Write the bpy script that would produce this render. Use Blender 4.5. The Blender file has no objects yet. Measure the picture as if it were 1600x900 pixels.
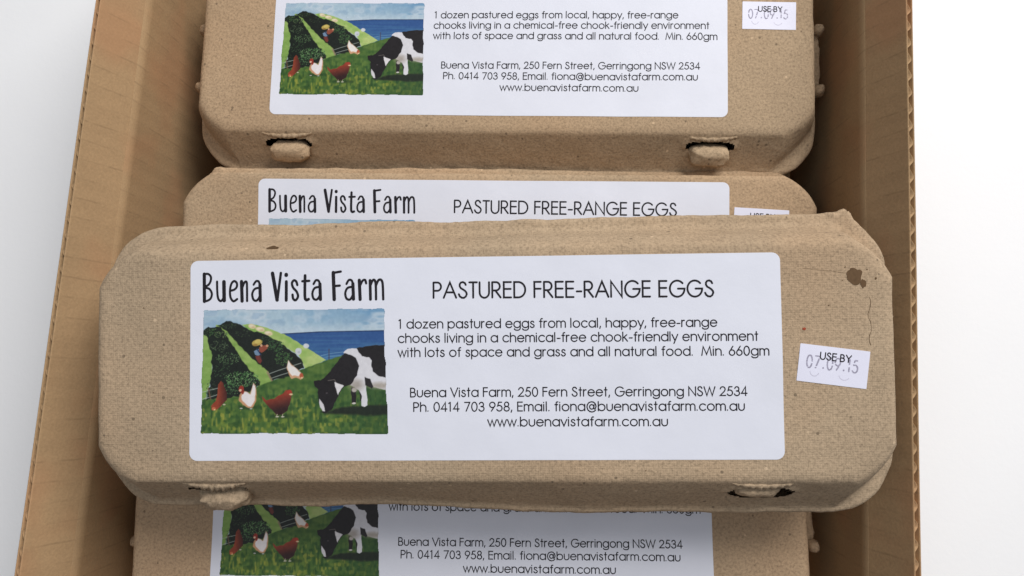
import bpy, math, random
import numpy as np
from mathutils import Vector, Matrix, noise, Euler

scene = bpy.context.scene
R = math.radians
random.seed(7)

# ------------------------------------------------------------------ camera
CAM_Z = 0.405                      # metres above the tabletop
cam = bpy.data.objects.new('camera', bpy.data.cameras.new('camera'))
scene.collection.objects.link(cam)
CAM_ROT = (Matrix.Rotation(R(2.5), 3, 'Y') @ Matrix.Rotation(R(7.0), 3, 'X'))
cam.matrix_world = Matrix.Translation((0, 0, CAM_Z)) @ CAM_ROT.to_4x4()
cam.data.sensor_width = 36
cam.data.lens = 1050 / 1600 * 36
cam.data.clip_start = 0.01
cam.data.clip_end = 50
scene.camera = cam

# ------------------------------------------------------------------ light
world = bpy.data.worlds.new('World')
scene.world = world
world.use_nodes = True
bg = world.node_tree.nodes['Background']
bg.inputs[0].default_value = (0.80, 0.88, 1.0, 1)
bg.inputs[1].default_value = 0.13


def area(name, loc, target, size, power, col):
    l = bpy.data.lights.new(name, 'AREA')
    l.shape = 'SQUARE'
    l.size = size
    l.energy = power
    l.color = col
    o = bpy.data.objects.new(name, l)
    scene.collection.objects.link(o)
    o.location = loc
    d = Vector(target) - Vector(loc)
    o.rotation_euler = d.to_track_quat('-Z', 'Y').to_euler()
    return o


area('window_light', (0.78, 1.08, 1.32), (0, 0, 0.08), 1.0, 39, (1.0, 0.985, 0.965))
area('fill_light', (-0.35, -0.15, 1.7), (0, 0, 0.05), 1.3, 7.0, (0.95, 0.97, 1.0))  # added fill with no real source, lightens the shadow under the front carton

scene.view_settings.view_transform = 'Standard'
scene.view_settings.look = 'None'
scene.view_settings.exposure = 0.0
scene.view_settings.gamma = 1.0
scene.view_settings.use_curve_mapping = False


def s2l(c):
    return tuple((v / 255 / 12.92) if v / 255 <= 0.04045 else ((v / 255 + 0.055) / 1.055) ** 2.4 for v in c)


# ------------------------------------------------------------------ materials
class NT:
    def __init__(s, name, rough=0.9, spec=0.2):
        s.m = bpy.data.materials.new(name)
        s.m.use_nodes = True
        s.t = s.m.node_tree
        s.b = s.t.nodes['Principled BSDF']
        s.b.inputs['Roughness'].default_value = rough
        s.b.inputs['Specular IOR Level'].default_value = spec

    def n(s, kind, **kw):
        x = s.t.nodes.new(kind)
        for k, v in kw.items():
            if hasattr(x, k):
                setattr(x, k, v)
            else:
                x.inputs[k.replace('_', ' ')].default_value = v
        return x

    def l(s, a, b):
        s.t.links.new(a, b)

    def coord(s):
        return s.n('ShaderNodeTexCoord').outputs['Object']

    def noise(s, vec, scale, detail=4, rough=0.6):
        x = s.n('ShaderNodeTexNoise', Scale=scale, Detail=detail, Roughness=rough)
        s.l(vec, x.inputs['Vector'])
        return x.outputs['Fac']

    def ramp(s, fac, stops):
        x = s.n('ShaderNodeValToRGB')
        e = x.color_ramp.elements
        while len(e) < len(stops):
            e.new(0.5)
        for q, (p, c) in zip(e, stops):
            q.position = p
            q.color = (*c, 1) if len(c) == 3 else c
        s.l(fac, x.inputs[0])
        return x.outputs[0]

    def mix(s, a, b, fac, mode='MIX'):
        x = s.n('ShaderNodeMix', data_type='RGBA', blend_type=mode)
        for v, i in ((fac, 0), (a, 6), (b, 7)):
            if isinstance(v, (int, float)):
                x.inputs[i].default_value = v
            elif isinstance(v, tuple):
                x.inputs[i].default_value = (*v, 1)
            else:
                s.l(v, x.inputs[i])
        return x.outputs[2]

    def math(s, op, a, b=0.5):
        x = s.n('ShaderNodeMath', operation=op)
        for v, i in ((a, 0), (b, 1)):
            if isinstance(v, (int, float)):
                x.inputs[i].default_value = v
            else:
                s.l(v, x.inputs[i])
        return x.outputs[0]

    def bump(s, h, dist, strength=1.0, prev=None):
        x = s.n('ShaderNodeBump', Distance=dist, Strength=strength)
        s.l(h, x.inputs['Height'])
        if prev:
            s.l(prev, x.inputs['Normal'])
        return x.outputs[0]


def g(v):
    return (v, v, v)


def pulp(name, base, weave, seed):
    a = NT(name, 0.93, 0.12)
    mp = a.n('ShaderNodeMapping')
    mp.inputs['Location'].default_value = (seed * 1.37, seed * 0.71, seed * 0.3)
    a.l(a.coord(), mp.inputs[0])
    v = mp.outputs[0]
    c0 = s2l(base)
    big = a.ramp(a.noise(v, 22, 3, 0.55), [(0.3, tuple(q * 0.90 for q in c0)), (0.7, tuple(q * 1.08 for q in c0))])
    warm = a.mix(big, s2l((base[0] + 5, base[1] - 4, base[2] - 9)), a.ramp(a.noise(v, 9, 3, 0.6), [(0.42, g(0)), (0.62, g(0.4))]))
    fine = a.ramp(a.noise(v, 900, 3, 0.7), [(0.32, g(0.70)), (0.5, g(1.0)), (0.68, g(1.16))])
    col = a.mix(warm, fine, 1.0, 'MULTIPLY')
    # flecks of fibre, dark and light
    vo = a.n('ShaderNodeTexVoronoi', Scale=260.0, Randomness=1.0)
    a.l(v, vo.inputs['Vector'])
    pick = a.math('GREATER_THAN', a.n('ShaderNodeSeparateColor').outputs[0], 0.9)
    sep = a.t.nodes[-2] if False else None
    sc = a.n('ShaderNodeSeparateColor')
    a.l(vo.outputs['Color'], sc.inputs[0])
    pk = a.math('GREATER_THAN', sc.outputs[0], 0.90)
    near = a.math('LESS_THAN', vo.outputs['Distance'], 0.16)
    col = a.mix(col, tuple(q * 0.38 for q in c0), a.math('MULTIPLY', a.math('MULTIPLY', pk, near), 0.75))
    pk2 = a.math('LESS_THAN', sc.outputs[0], 0.05)
    col = a.mix(col, tuple(min(1, q * 1.7) for q in c0), a.math('MULTIPLY', a.math('MULTIPLY', pk2, near), 0.6))
    # woven press marks
    sx = a.n('ShaderNodeSeparateXYZ')
    a.l(v, sx.inputs[0])
    wob = a.math('MULTIPLY', a.noise(v, 60, 2, 0.5), 3.0)
    k = 2 * math.pi / 0.00084
    w1 = a.math('SINE', a.math('ADD', a.math('MULTIPLY', sx.outputs[0], k), wob))
    w2 = a.math('SINE', a.math('ADD', a.math('MULTIPLY', sx.outputs[1], k), wob))
    wv = a.math('MULTIPLY', a.math('ADD', w1, w2), 0.6)
    patch = a.ramp(a.noise(v, 16, 2, 0.5), [(0.38, g(0.1)), (0.62, g(1.0))])
    wcol = a.math('ADD', 1.0, a.math('MULTIPLY', a.math('MULTIPLY', wv, patch), 0.011 * weave))
    cm = a.n('ShaderNodeCombineColor')
    for i in range(3):
        a.l(wcol, cm.inputs[i])
    col = a.mix(col, cm.outputs[0], 1.0, 'MULTIPLY')
    a.l(col, a.b.inputs['Base Color'])
    b1 = a.bump(wv, 0.000012 * weave)
    b2 = a.bump(a.noise(v, 620, 5, 0.7), 0.00034, 0.85, b1)
    b3 = a.bump(a.noise(v, 120, 3, 0.5), 0.0007, 0.7, b2)
    a.l(b3, a.b.inputs['Normal'])
    return a.m


def paper(name, col, seed=0):
    a = NT(name, 0.55, 0.3)
    v = a.coord()
    c = a.ramp(a.noise(v, 45, 3, 0.6), [(0.3, tuple(q * 0.965 for q in col)), (0.7, col)])
    a.l(c, a.b.inputs['Base Color'])
    a.l(a.bump(a.noise(v, 70, 3, 0.5), 0.0004, 0.5, a.bump(a.noise(v, 1400, 2), 0.00004, 0.5)), a.b.inputs['Normal'])
    return a.m


def plain(name, col, rough=0.8, spec=0.2):
    a = NT(name, rough, spec)
    c = a.ramp(a.noise(a.coord(), 800, 2), [(0.3, tuple(q * 0.85 for q in col)), (0.7, tuple(q * 1.1 for q in col))])
    a.l(c, a.b.inputs['Base Color'])
    return a.m


def cardboard(name, base, axis):
    a = NT(name, 0.85, 0.2)
    v = a.coord()
    c0 = s2l(base)
    big = a.ramp(a.noise(v, 14, 4, 0.6), [(0.3, tuple(q * 0.88 for q in c0)), (0.7, tuple(q * 1.08 for q in c0))])
    fine = a.ramp(a.noise(v, 1000, 3, 0.7), [(0.3, g(0.88)), (0.7, g(1.08))])
    col = a.mix(big, fine, 1.0, 'MULTIPLY')
    warm = a.ramp(a.noise(v, 26, 2, 0.5), [(0.48, g(0)), (0.66, g(0.35))])
    col = a.mix(col, s2l((base[0] + 8, base[1] - 14, base[2] - 14)), warm)
    sx = a.n('ShaderNodeSeparateXYZ')
    a.l(v, sx.inputs[0])
    t = a.math('ADD', sx.outputs[axis], a.math('MULTIPLY', a.noise(v, 60, 2), 0.0010))
    k = 2 * math.pi / 0.0085
    ln = a.math('SINE', a.math('MULTIPLY', t, k))
    line = a.ramp(ln, [(0.93, g(0)), (0.995, g(1))])
    brk = a.ramp(a.noise(v, 85, 3, 0.6), [(0.44, g(0)), (0.62, g(0.40))])
    m = a.mix(line, brk, 1.0, 'MULTIPLY')
    col = a.mix(col, tuple(q * 0.55 for q in c0), m)
    a.l(col, a.b.inputs['Base Color'])
    flute = a.math('SINE', a.math('MULTIPLY', t, k))
    b = a.bump(flute, 0.00008, 0.5)
    b = a.bump(a.noise(v, 500, 3), 0.0002, 0.6, b)
    a.l(b, a.b.inputs['Normal'])
    return a.m


M_INK = plain('black_ink', (0.012, 0.010, 0.014), 0.55)
M_STAMP = plain('grey_stamp_ink', s2l((156, 152, 170)), 0.6)
M_STAMP_FAINT = plain('faint_stamp_ink', s2l((198, 195, 211)), 0.6)
M_PAPER = paper('white_paper', (0.69, 0.70, 0.775))
M_STICKER = paper('lilac_white_paper', (0.72, 0.715, 0.83))
M_STAIN = plain('dried_brown_stain', s2l((98, 76, 54)), 0.9)
M_RED = plain('red_speck', s2l((150, 70, 50)), 0.9)
M_PIC = NT('painted_print', 0.5, 0.3)
_at = M_PIC.n('ShaderNodeVertexColor', layer_name='paint')
M_PIC.l(_at.outputs[0], M_PIC.b.inputs['Base Color'])
M_PIC = M_PIC.m


# ------------------------------------------------------------------ mesh helpers
def mesh_obj(name, V, F, mat, parent=None, smooth=True):
    me = bpy.data.meshes.new(name)
    V = np.asarray(V, float)
    if isinstance(F, np.ndarray) and F.ndim == 2:
        n, k = F.shape
        me.vertices.add(len(V))
        me.vertices.foreach_set('co', V.ravel())
        me.loops.add(n * k)
        me.loops.foreach_set('vertex_index', F.ravel().astype(np.int32))
        me.polygons.add(n)
        me.polygons.foreach_set('loop_start', np.arange(0, n * k, k, dtype=np.int32))
        me.polygons.foreach_set('loop_total', np.full(n, k, np.int32))
        me.update(calc_edges=True)
        me.validate()
    else:
        me.from_pydata([tuple(v) for v in V], [], [tuple(f) for f in F])
        me.update()
    me.materials.append(mat)
    if smooth:
        me.shade_smooth()
    o = bpy.data.objects.new(name, me)
    scene.collection.objects.link(o)
    if parent:
        o.parent = parent
    return o


def ring(x0, x1, y0, y1, c, b, nx, ny, nc):
    """closed outline, counter-clockwise: straight sides and corners between a cut (b=0) and an arc (b=1)"""
    P = []
    c = min(c, (x1 - x0) / 2 * 0.98, (y1 - y0) / 2 * 0.98)

    def side(a, d, n):
        for i in range(n):
            t = i / n
            P.append((a[0] + (d[0] - a[0]) * t, a[1] + (d[1] - a[1]) * t))

    def corner(cx, cy, a0):
        p = (cx + c * math.cos(a0), cy + c * math.sin(a0))
        q = (cx + c * math.cos(a0 + math.pi / 2), cy + c * math.sin(a0 + math.pi / 2))
        for i in range(nc):
            t = i / nc
            a = a0 + t * math.pi / 2
            ax, ay = cx + c * math.cos(a), cy + c * math.sin(a)
            lx, ly = p[0] + (q[0] - p[0]) * t, p[1] + (q[1] - p[1]) * t
            P.append((lx * (1 - b) + ax * b, ly * (1 - b) + ay * b))
    side((x0 + c, y0), (x1 - c, y0), nx)
    corner(x1 - c, y0 + c, -math.pi / 2)
    side((x1, y0 + c), (x1, y1 - c), ny)
    corner(x1 - c, y1 - c, 0)
    side((x1 - c, y1), (x0 + c, y1), nx)
    corner(x0 + c, y1 - c, math.pi / 2)
    side((x0, y1 - c), (x0, y0 + c), ny)
    corner(x0 + c, y0 + c, math.pi)
    return np.array(P)


def crom(K, sub):
    """smooth interpolation of key rows"""
    K = np.asarray(K, float)
    out = []
    for i in range(len(K) - 1):
        p0 = K[max(i - 1, 0)]
        p1, p2 = K[i], K[i + 1]
        p3 = K[min(i + 2, len(K) - 1)]
        m1, m2 = (p2 - p0) / 2, (p3 - p1) / 2
        n = sub[i] if isinstance(sub, (list, tuple)) else sub
        for j in range(n):
            t = j / n
            h = (2*t**3 - 3*t*t + 1, t**3 - 2*t*t + t, -2*t**3 + 3*t*t, t**3 - t*t)
            out.append(h[0]*p1 + h[1]*m1 + h[2]*p2 + h[3]*m2)
    out.append(K[-1])
    return np.array(out)


def loft(rings):
    n = len(rings[0])
    V = np.concatenate(rings)
    m = len(rings)
    i = np.arange(m - 1)[:, None] * n
    j = np.arange(n)[None, :]
    j2 = (j + 1) % n
    F = np.stack([i + j, i + n + j, i + n + j2, i + j2], -1).reshape(-1, 4)
    return V, F


def plate_z(x, y, seed):
    """gentle waviness of the pressed lid, millimetres"""
    return 0.55 * noise.noise(Vector((x / 55 + seed * 7.1, y / 40, seed))) + 0.16 * noise.noise(Vector((x / 17, y / 17 + seed * 3, 2)))


# ------------------------------------------------------------------ stroke lettering
def arc(cx, cy, rx, ry, a0, a1, n=None):
    n = n or max(4, int(abs(a1 - a0) / 15))
    return [(cx + rx * math.cos(R(a0 + (a1 - a0) * i / n)), cy + ry * math.sin(R(a0 + (a1 - a0) * i / n))) for i in range(n + 1)]


r_ = 0.27
X_ = 0.54
CAP = 0.74


def bowl(cx=r_, o=0):
    return arc(cx, r_, r_, r_ + 0.0, 0, 360, 28)


G = {}


def gl(ch, w, *strokes):
    G[ch] = (w, strokes)


gl('a', .54, bowl(), [(.54, X_), (.54, 0)])
gl('b', .54, bowl(), [(0, CAP + .02), (0, 0)])
gl('c', .47, arc(r_, r_, r_, r_, 42, 318, 20))
gl('d', .54, bowl(), [(.54, CAP + .02), (.54, 0)])
gl('e', .53, [(.01, .29), (.535, .29)] , arc(r_, r_, r_ - .003, r_, 4, 325, 24))
gl('f', .22, [(.24, .745), (.17, .755), (.11, .70), (.10, .60), (.10, 0)], [(0, X_ - .02), (.22, X_ - .02)])
gl('g', .54, bowl(), [(.54, X_), (.54, .0), (.53, -.08), (.47, -.17), (.38, -.21), (.27, -.22), (.16, -.21), (.07, -.16), (.03, -.10)])
gl('h', .44, [(0, CAP + .02), (0, 0)], [(0, .30)] + arc(.22, .32, .22, .22, 175, 0, 10)[0:] + [(.44, 0)])
gl('i', .02, [(0.01, X_), (0.01, 0)], [(0.01, .70), (0.01, .715)])
gl('k', .38, [(0, CAP + .02), (0, 0)], [(.33, X_), (.0, .25)], [(.12, .33), (.38, 0)])
gl('l', .02, [(0.01, CAP + .02), (0.01, 0)])
gl('m', .72, [(0, X_), (0, 0)], arc(.18, .35, .18, .19, 175, 0, 9) + [(.36, 0)], arc(.54, .35, .18, .19, 175, 0, 9) + [(.72, 0)])
gl('n', .44, [(0, X_), (0, 0)], arc(.22, .32, .22, .22, 175, 0, 10) + [(.44, 0)])
gl('o', .54, bowl())
gl('p', .54, bowl(), [(0, X_), (0, -.21)])
gl('r', .22, [(0, X_), (0, 0)], [(0, .30), (.02, .42), (.08, .50), (.15, .535), (.22, .52)])
gl('s', .32, [(.29, .45), (.25, .51), (.17, .54), (.08, .52), (.03, .44), (.05, .36), (.12, .31), (.21, .27), (.29, .21), (.32, .14), (.28, .05), (.18, 0), (.09, .01), (.02, .07), (0, .12)])
gl('t', .22, [(.11, .73), (.11, 0)], [(0, X_ - .02), (.22, X_ - .02)])
gl('u', .44, [(0, X_)] + arc(.22, .22, .22, .22, 180, 360, 12) + [(.44, X_)])
gl('v', .46, [(0, X_), (.23, 0), (.46, X_)])
gl('w', .70, [(0, X_), (.19, 0), (.35, .52), (.51, 0), (.70, X_)])
gl('y', .46, [(0, X_), (.24, .02)], [(.47, X_), (.15, -.21)])
gl('z', .38, [(.02, X_ - .02), (.36, X_ - .02), (0, .02), (.38, .02)])
gl('A', .66, [(0, 0), (.33, CAP), (.66, 0)], [(.12, .26), (.54, .26)])
gl('B', .42, [(0, 0), (0, CAP)], [(0, CAP - .0), (.19, CAP)] + arc(.19, .56, .17, .18, 80, -80, 9) + [(0, .385)], [(.17, .385)] + arc(.21, .195, .21, .192, 85, -85, 10) + [(0, 0)])
gl('D', .58, [(0, 0), (0, CAP), (.20, CAP)] + arc(.21, .37, .37, .37, 88, -88, 16) + [(0, 0)])
gl('E', .38, [(.38, CAP), (0, CAP), (0, 0), (.38, 0)], [(0, .41), (.36, .41)])
gl('F', .34, [(.34, CAP), (0, CAP), (0, 0)], [(0, .41), (.33, .41)])
gl('G', .74, arc(.38, .37, .38, .385, 42, 360, 26) + [(.42, .37)])
gl('M', .78, [(0, 0), (.12, CAP), (.39, .08), (.66, CAP), (.78, 0)])
gl('N', .56, [(0, 0), (0, CAP), (.56, 0), (.56, CAP)])
gl('P', .40, [(0, 0), (0, CAP)], [(0, CAP), (.19, CAP)] + arc(.20, .54, .20, .20, 85, -85, 10) + [(0, .34)])
gl('R', .44, [(0, 0), (0, CAP)], [(0, CAP), (.19, CAP)] + arc(.20, .54, .20, .20, 85, -85, 10) + [(0, .34)], [(.16, .34), (.44, 0)])
gl('S', .42, [(.37, .62), (.32, .71), (.22, .755), (.11, .73), (.05, .65), (.05, .55), (.11, .46), (.22, .40), (.33, .33), (.40, .25), (.42, .17), (.37, .06), (.27, -.01), (.15, 0), (.05, .07), (0, .17)])
gl('T', .40, [(0, CAP), (.40, CAP)], [(.20, CAP), (.20, 0)])
gl('U', .50, [(0, CAP)] + arc(.25, .25, .25, .26, 180, 360, 14) + [(.50, CAP)])
gl('V', .60, [(0, CAP), (.30, 0), (.60, CAP)])
gl('W', .90, [(0, CAP), (.23, 0), (.45, CAP - .04), (.67, 0), (.90, CAP)])
gl('Y', .54, [(0, CAP), (.27, .36), (.54, CAP)], [(.27, .36), (.27, 0)])
gl('0', .44, arc(.22, .37, .22, .38, 0, 360, 26))
gl('1', .20, [(0, .66), (.10, CAP), (.12, CAP), (.12, 0)])
gl('2', .44, arc(.21, .53, .20, .21, 170, -15, 12) + [(.34, .36), (0, .01), (.44, .01)])
gl('3', .42, arc(.20, .55, .17, .19, 165, -75, 12) + [(.16, .39)], [(.16, .39)] + arc(.20, .20, .21, .205, 80, -165, 14))
gl('4', .46, [(.34, 0), (.34, CAP), (0, .19), (.46, .19)])
gl('5', .42, [(.38, CAP), (.14, CAP), (.06, .43)] + arc(.19, .235, .225, .235, 110, -155, 14))
gl('6', .44, arc(.22, .22, .22, .225, 0, 360, 22), [(.30, CAP + .01), (.03, .32)])
gl('7', .42, [(0, CAP), (.42, CAP), (.12, 0)])
gl('8', .42, arc(.21, .56, .17, .19, 0, 360, 20), arc(.21, .19, .21, .195, 0, 360, 22))
gl('9', .44, arc(.22, .52, .22, .225, 0, 360, 22), [(.14, 0), (.41, .42)])
gl('.', .02, [(.01, .02), (.01, .035)])
gl(',', .05, [(.05, .07), (0, -.10)])
gl('-', .24, [(0, .27), (.24, .27)])
gl('@', .78, arc(.40, .32, .17, .19, 0, 360, 18), [(.60, .50), (.57, .20), (.62, .14), (.70, .19), (.76, .36), (.70, .58), (.55, .72), (.38, .75), (.18, .68), (.05, .50), (.02, .30), (.08, .08), (.24, -.07), (.42, -.11), (.60, -.06), (.72, .06)])


def ribbon(P, w, closed=False, caps=True):
    """flat band of even or per-point width along a polyline, round ends, mitred corners"""
    P = [Vector(p) for p in P]
    Q = [P[0]]
    W = [w[0] if isinstance(w, (list, tuple)) else w]
    for i, p in enumerate(P[1:]):
        if (p - Q[-1]).length > 1e-4:
            Q.append(p)
            W.append(w[i + 1] if isinstance(w, (list, tuple)) else w)
    if len(Q) < 2:
        Q.append(Q[0] + Vector((0, 1e-3)))
        W.append(W[0])
    n = len(Q)
    if (Q[0] - Q[-1]).length < 1e-3 and n > 4:
        closed = True
        Q = Q[:-1]
        W = W[:-1]
        n -= 1
    V, F = [], []
    for i in range(n):
        if closed:
            a, c = Q[i - 1], Q[(i + 1) % n]
        else:
            a, c = Q[max(i - 1, 0)], Q[min(i + 1, n - 1)]
        d1 = (Q[i] - a)
        d2 = (c - Q[i])
        d1 = d1.normalized() if d1.length > 0 else d2.normalized()
        d2 = d2.normalized() if d2.length > 0 else d1
        t = (d1 + d2)
        t = t.normalized() if t.length > 0.05 else d1
        nn = Vector((-t.y, t.x))
        k = 1 / max(0.42, abs(t.dot(d1)))
        V += [Q[i] + nn * W[i] / 2 * k, Q[i] - nn * W[i] / 2 * k]
    m = n if closed else n - 1
    for i in range(m):
        j = (i + 1) % n
        F.append((2 * i, 2 * i + 1, 2 * j + 1, 2 * j))
    if not closed and caps:
        for (ia, ib, c, d, ww) in ((0, 1, Q[0], (Q[0] - Q[1]).normalized(), W[0]), (2 * n - 1, 2 * n - 2, Q[-1], (Q[-1] - Q[-2]).normalized(), W[-1])):
            a0 = math.atan2(V[ia].y - c.y, V[ia].x - c.x)
            f = [ia]
            for k in range(1, 6):
                a = a0 + math.pi * k / 6
                p = c + Vector((math.cos(a), math.sin(a))) * ww / 2
                if (p - c).dot(d) < -1e-6:
                    a = a0 - math.pi * k / 6
                    p = c + Vector((math.cos(a), math.sin(a))) * ww / 2
                V.append(p)
                f.append(len(V) - 1)
            f.append(ib)
            F.append(tuple(reversed(f)))
    return V, F


class Print:
    """collects inked strokes on the label plane, millimetres"""
    def __init__(s):
        s.V, s.F, s.k = [], [], 0

    def stroke(s, P, w):
        V, F = ribbon(P, w)
        o = len(s.V)
        z = 0.003 * (s.k % 7)
        s.k += 1
        s.V += [(v.x, v.y, z) for v in V]
        for f in F:
            # every face looks up
            ar = sum(V[f[i]].x * V[f[(i + 1) % len(f)]].y - V[f[(i + 1) % len(f)]].x * V[f[i]].y for i in range(len(f)))
            f = f if ar > 0 else tuple(reversed(f))
            s.F.append(tuple(o + i for i in f))

    def text(s, txt, x0, x1, base, size, w, base1=None, gap=0.115, space=0.27, sx=1.0):
        base1 = base if base1 is None else base1
        pen, items = 0.0, []
        for ch in txt:
            if ch == ' ':
                pen += space - gap + 0.1
                continue
            gw, st = G[ch]
            ex = 0.03 if ch in 'AVWvwyT' else 0
            items.append((pen - ex, st))
            pen += gw + gap - 2 * ex
            if ch in '.,il1':
                pen += 0.03
        tot = pen - gap
        k = (x1 - x0 - w) / tot
        for (p, st) in items:
            for q in st:
                pts = []
                for (a, b) in q:
                    X = x0 + w / 2 + (p + a) * k
                    pts.append((X, base + (base1 - base) * (X - x0) / (x1 - x0) + b * size + w / 2 * (1 - min(1, abs(b) / 0.05)) * 0))
                s.stroke(pts, w)

    def build(s, name, mat, parent, seed, lift):
        V = [(x / 1000, y / 1000, (z + lift + plate_z(x, y, seed)) / 1000) for x, y, z in s.V]
        return mesh_obj(name, V, s.F, mat, parent, smooth=False)


# label plane: origin at the label's centre; helper from its top-left corner
LW, LH = 220.0, 75.16


def lab(x, y):
    return x - LW / 2, y + LH / 2


BODY = [("1 dozen pastured eggs from local, happy, free-range", 79.43, 196.89, -26.3, -26.8),
        ("chooks living in a chemical-free chook-friendly environment", 79.16, 211.5, -31.6, -32.0),
        ("with lots of space and grass and all natural food.  Min. 660gm", 79.13, 215.3, -36.85, -37.4),
        ("Buena Vista Farm, 250 Fern Street, Gerringong NSW 2534", 83.6, 207.2, -51.75, -52.0),
        ("Ph. 0414 703 958, Email. fiona@buenavistafarm.com.au", 84.76, 206.1, -57.1, -57.35),
        ("www.buenavistafarm.com.au", 112.3, 178.35, -62.7, -62.85)]
TITLE = [  # traced lettering: width, points, in the photograph's enlargement
    (21, [(48, 97), (50, 325)]), (14, [(46, 98), (80, 96), (103, 118), (103, 150), (88, 182), (58, 207), (92, 222), (112, 258), (104, 298), (78, 318), (50, 325)]),
    (14, [(156, 160), (158, 240), (166, 300), (186, 322), (203, 310), (214, 285)]), (23, [(214, 162), (217, 318)]),
    (14, [(268, 236), (300, 228), (322, 205), (322, 172), (300, 156), (277, 178), (266, 230), (270, 290), (295, 324), (326, 306)]),
    (21, [(362, 160), (368, 322)]), (14, [(370, 210), (384, 172), (400, 160), (408, 186), (410, 322)]),
    (14, [(464, 186), (484, 158), (506, 160), (517, 190)]), (20, [(517, 186), (521, 320)]), (14, [(514, 212), (474, 222), (453, 262), (462, 308), (486, 320), (508, 300), (517, 275)]),
    (22, [(622, 92), (662, 314)]), (16, [(692, 90), (664, 314)]),
    (19, [(738, 162), (738, 316)]), (24, [(737, 104), (737, 108)]),
    (15, [(830, 190), (820, 160), (800, 152), (785, 175), (795, 212), (824, 245), (836, 285), (816, 316), (796, 304), (790, 270)]),
    (18, [(895, 112), (893, 280), (904, 313), (924, 308)]), (15, [(872, 159), (930, 156)]),
    (14, [(966, 182), (985, 152), (1008, 156), (1019, 185)]), (20, [(1019, 182), (1023, 310)]), (14, [(1015, 206), (975, 216), (956, 258), (965, 302), (990, 312), (1010, 292), (1020, 268)]),
    (22, [(1130, 88), (1138, 310)]), (15, [(1132, 90), (1192, 80)]), (15, [(1138, 200), (1184, 196)]),
    (14, [(1240, 182), (1260, 150), (1283, 154), (1293, 184)]), (20, [(1293, 180), (1298, 308)]), (14, [(1290, 206), (1249, 216), (1230, 258), (1240, 302), (1266, 312), (1284, 292), (1294, 268)]),
    (20, [(1346, 152), (1353, 310)]), (14, [(1352, 200), (1372, 158), (1394, 150), (1403, 178)]),
    (18, [(1435, 154), (1438, 310)]), (15, [(1438, 196), (1455, 156), (1472, 152), (1482, 190), (1484, 310)]), (15, [(1484, 196), (1503, 154), (1526, 150), (1539, 186), (1543, 310)])]


def smooth_path(P, n=4):
    if len(P) < 3:
        return P
    return [tuple(p) for p in crom([list(p) for p in P], n)]


def title_xy(X, Y):
    px, py = 310 + X / 5.333, 410 + Y / 5.333
    x = 5.09 + (px - 318) * 0.2442
    y = -15.64 + (472 - 0.0106 * (px - 318) - py) * 0.242
    return lab(x, y)


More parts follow.
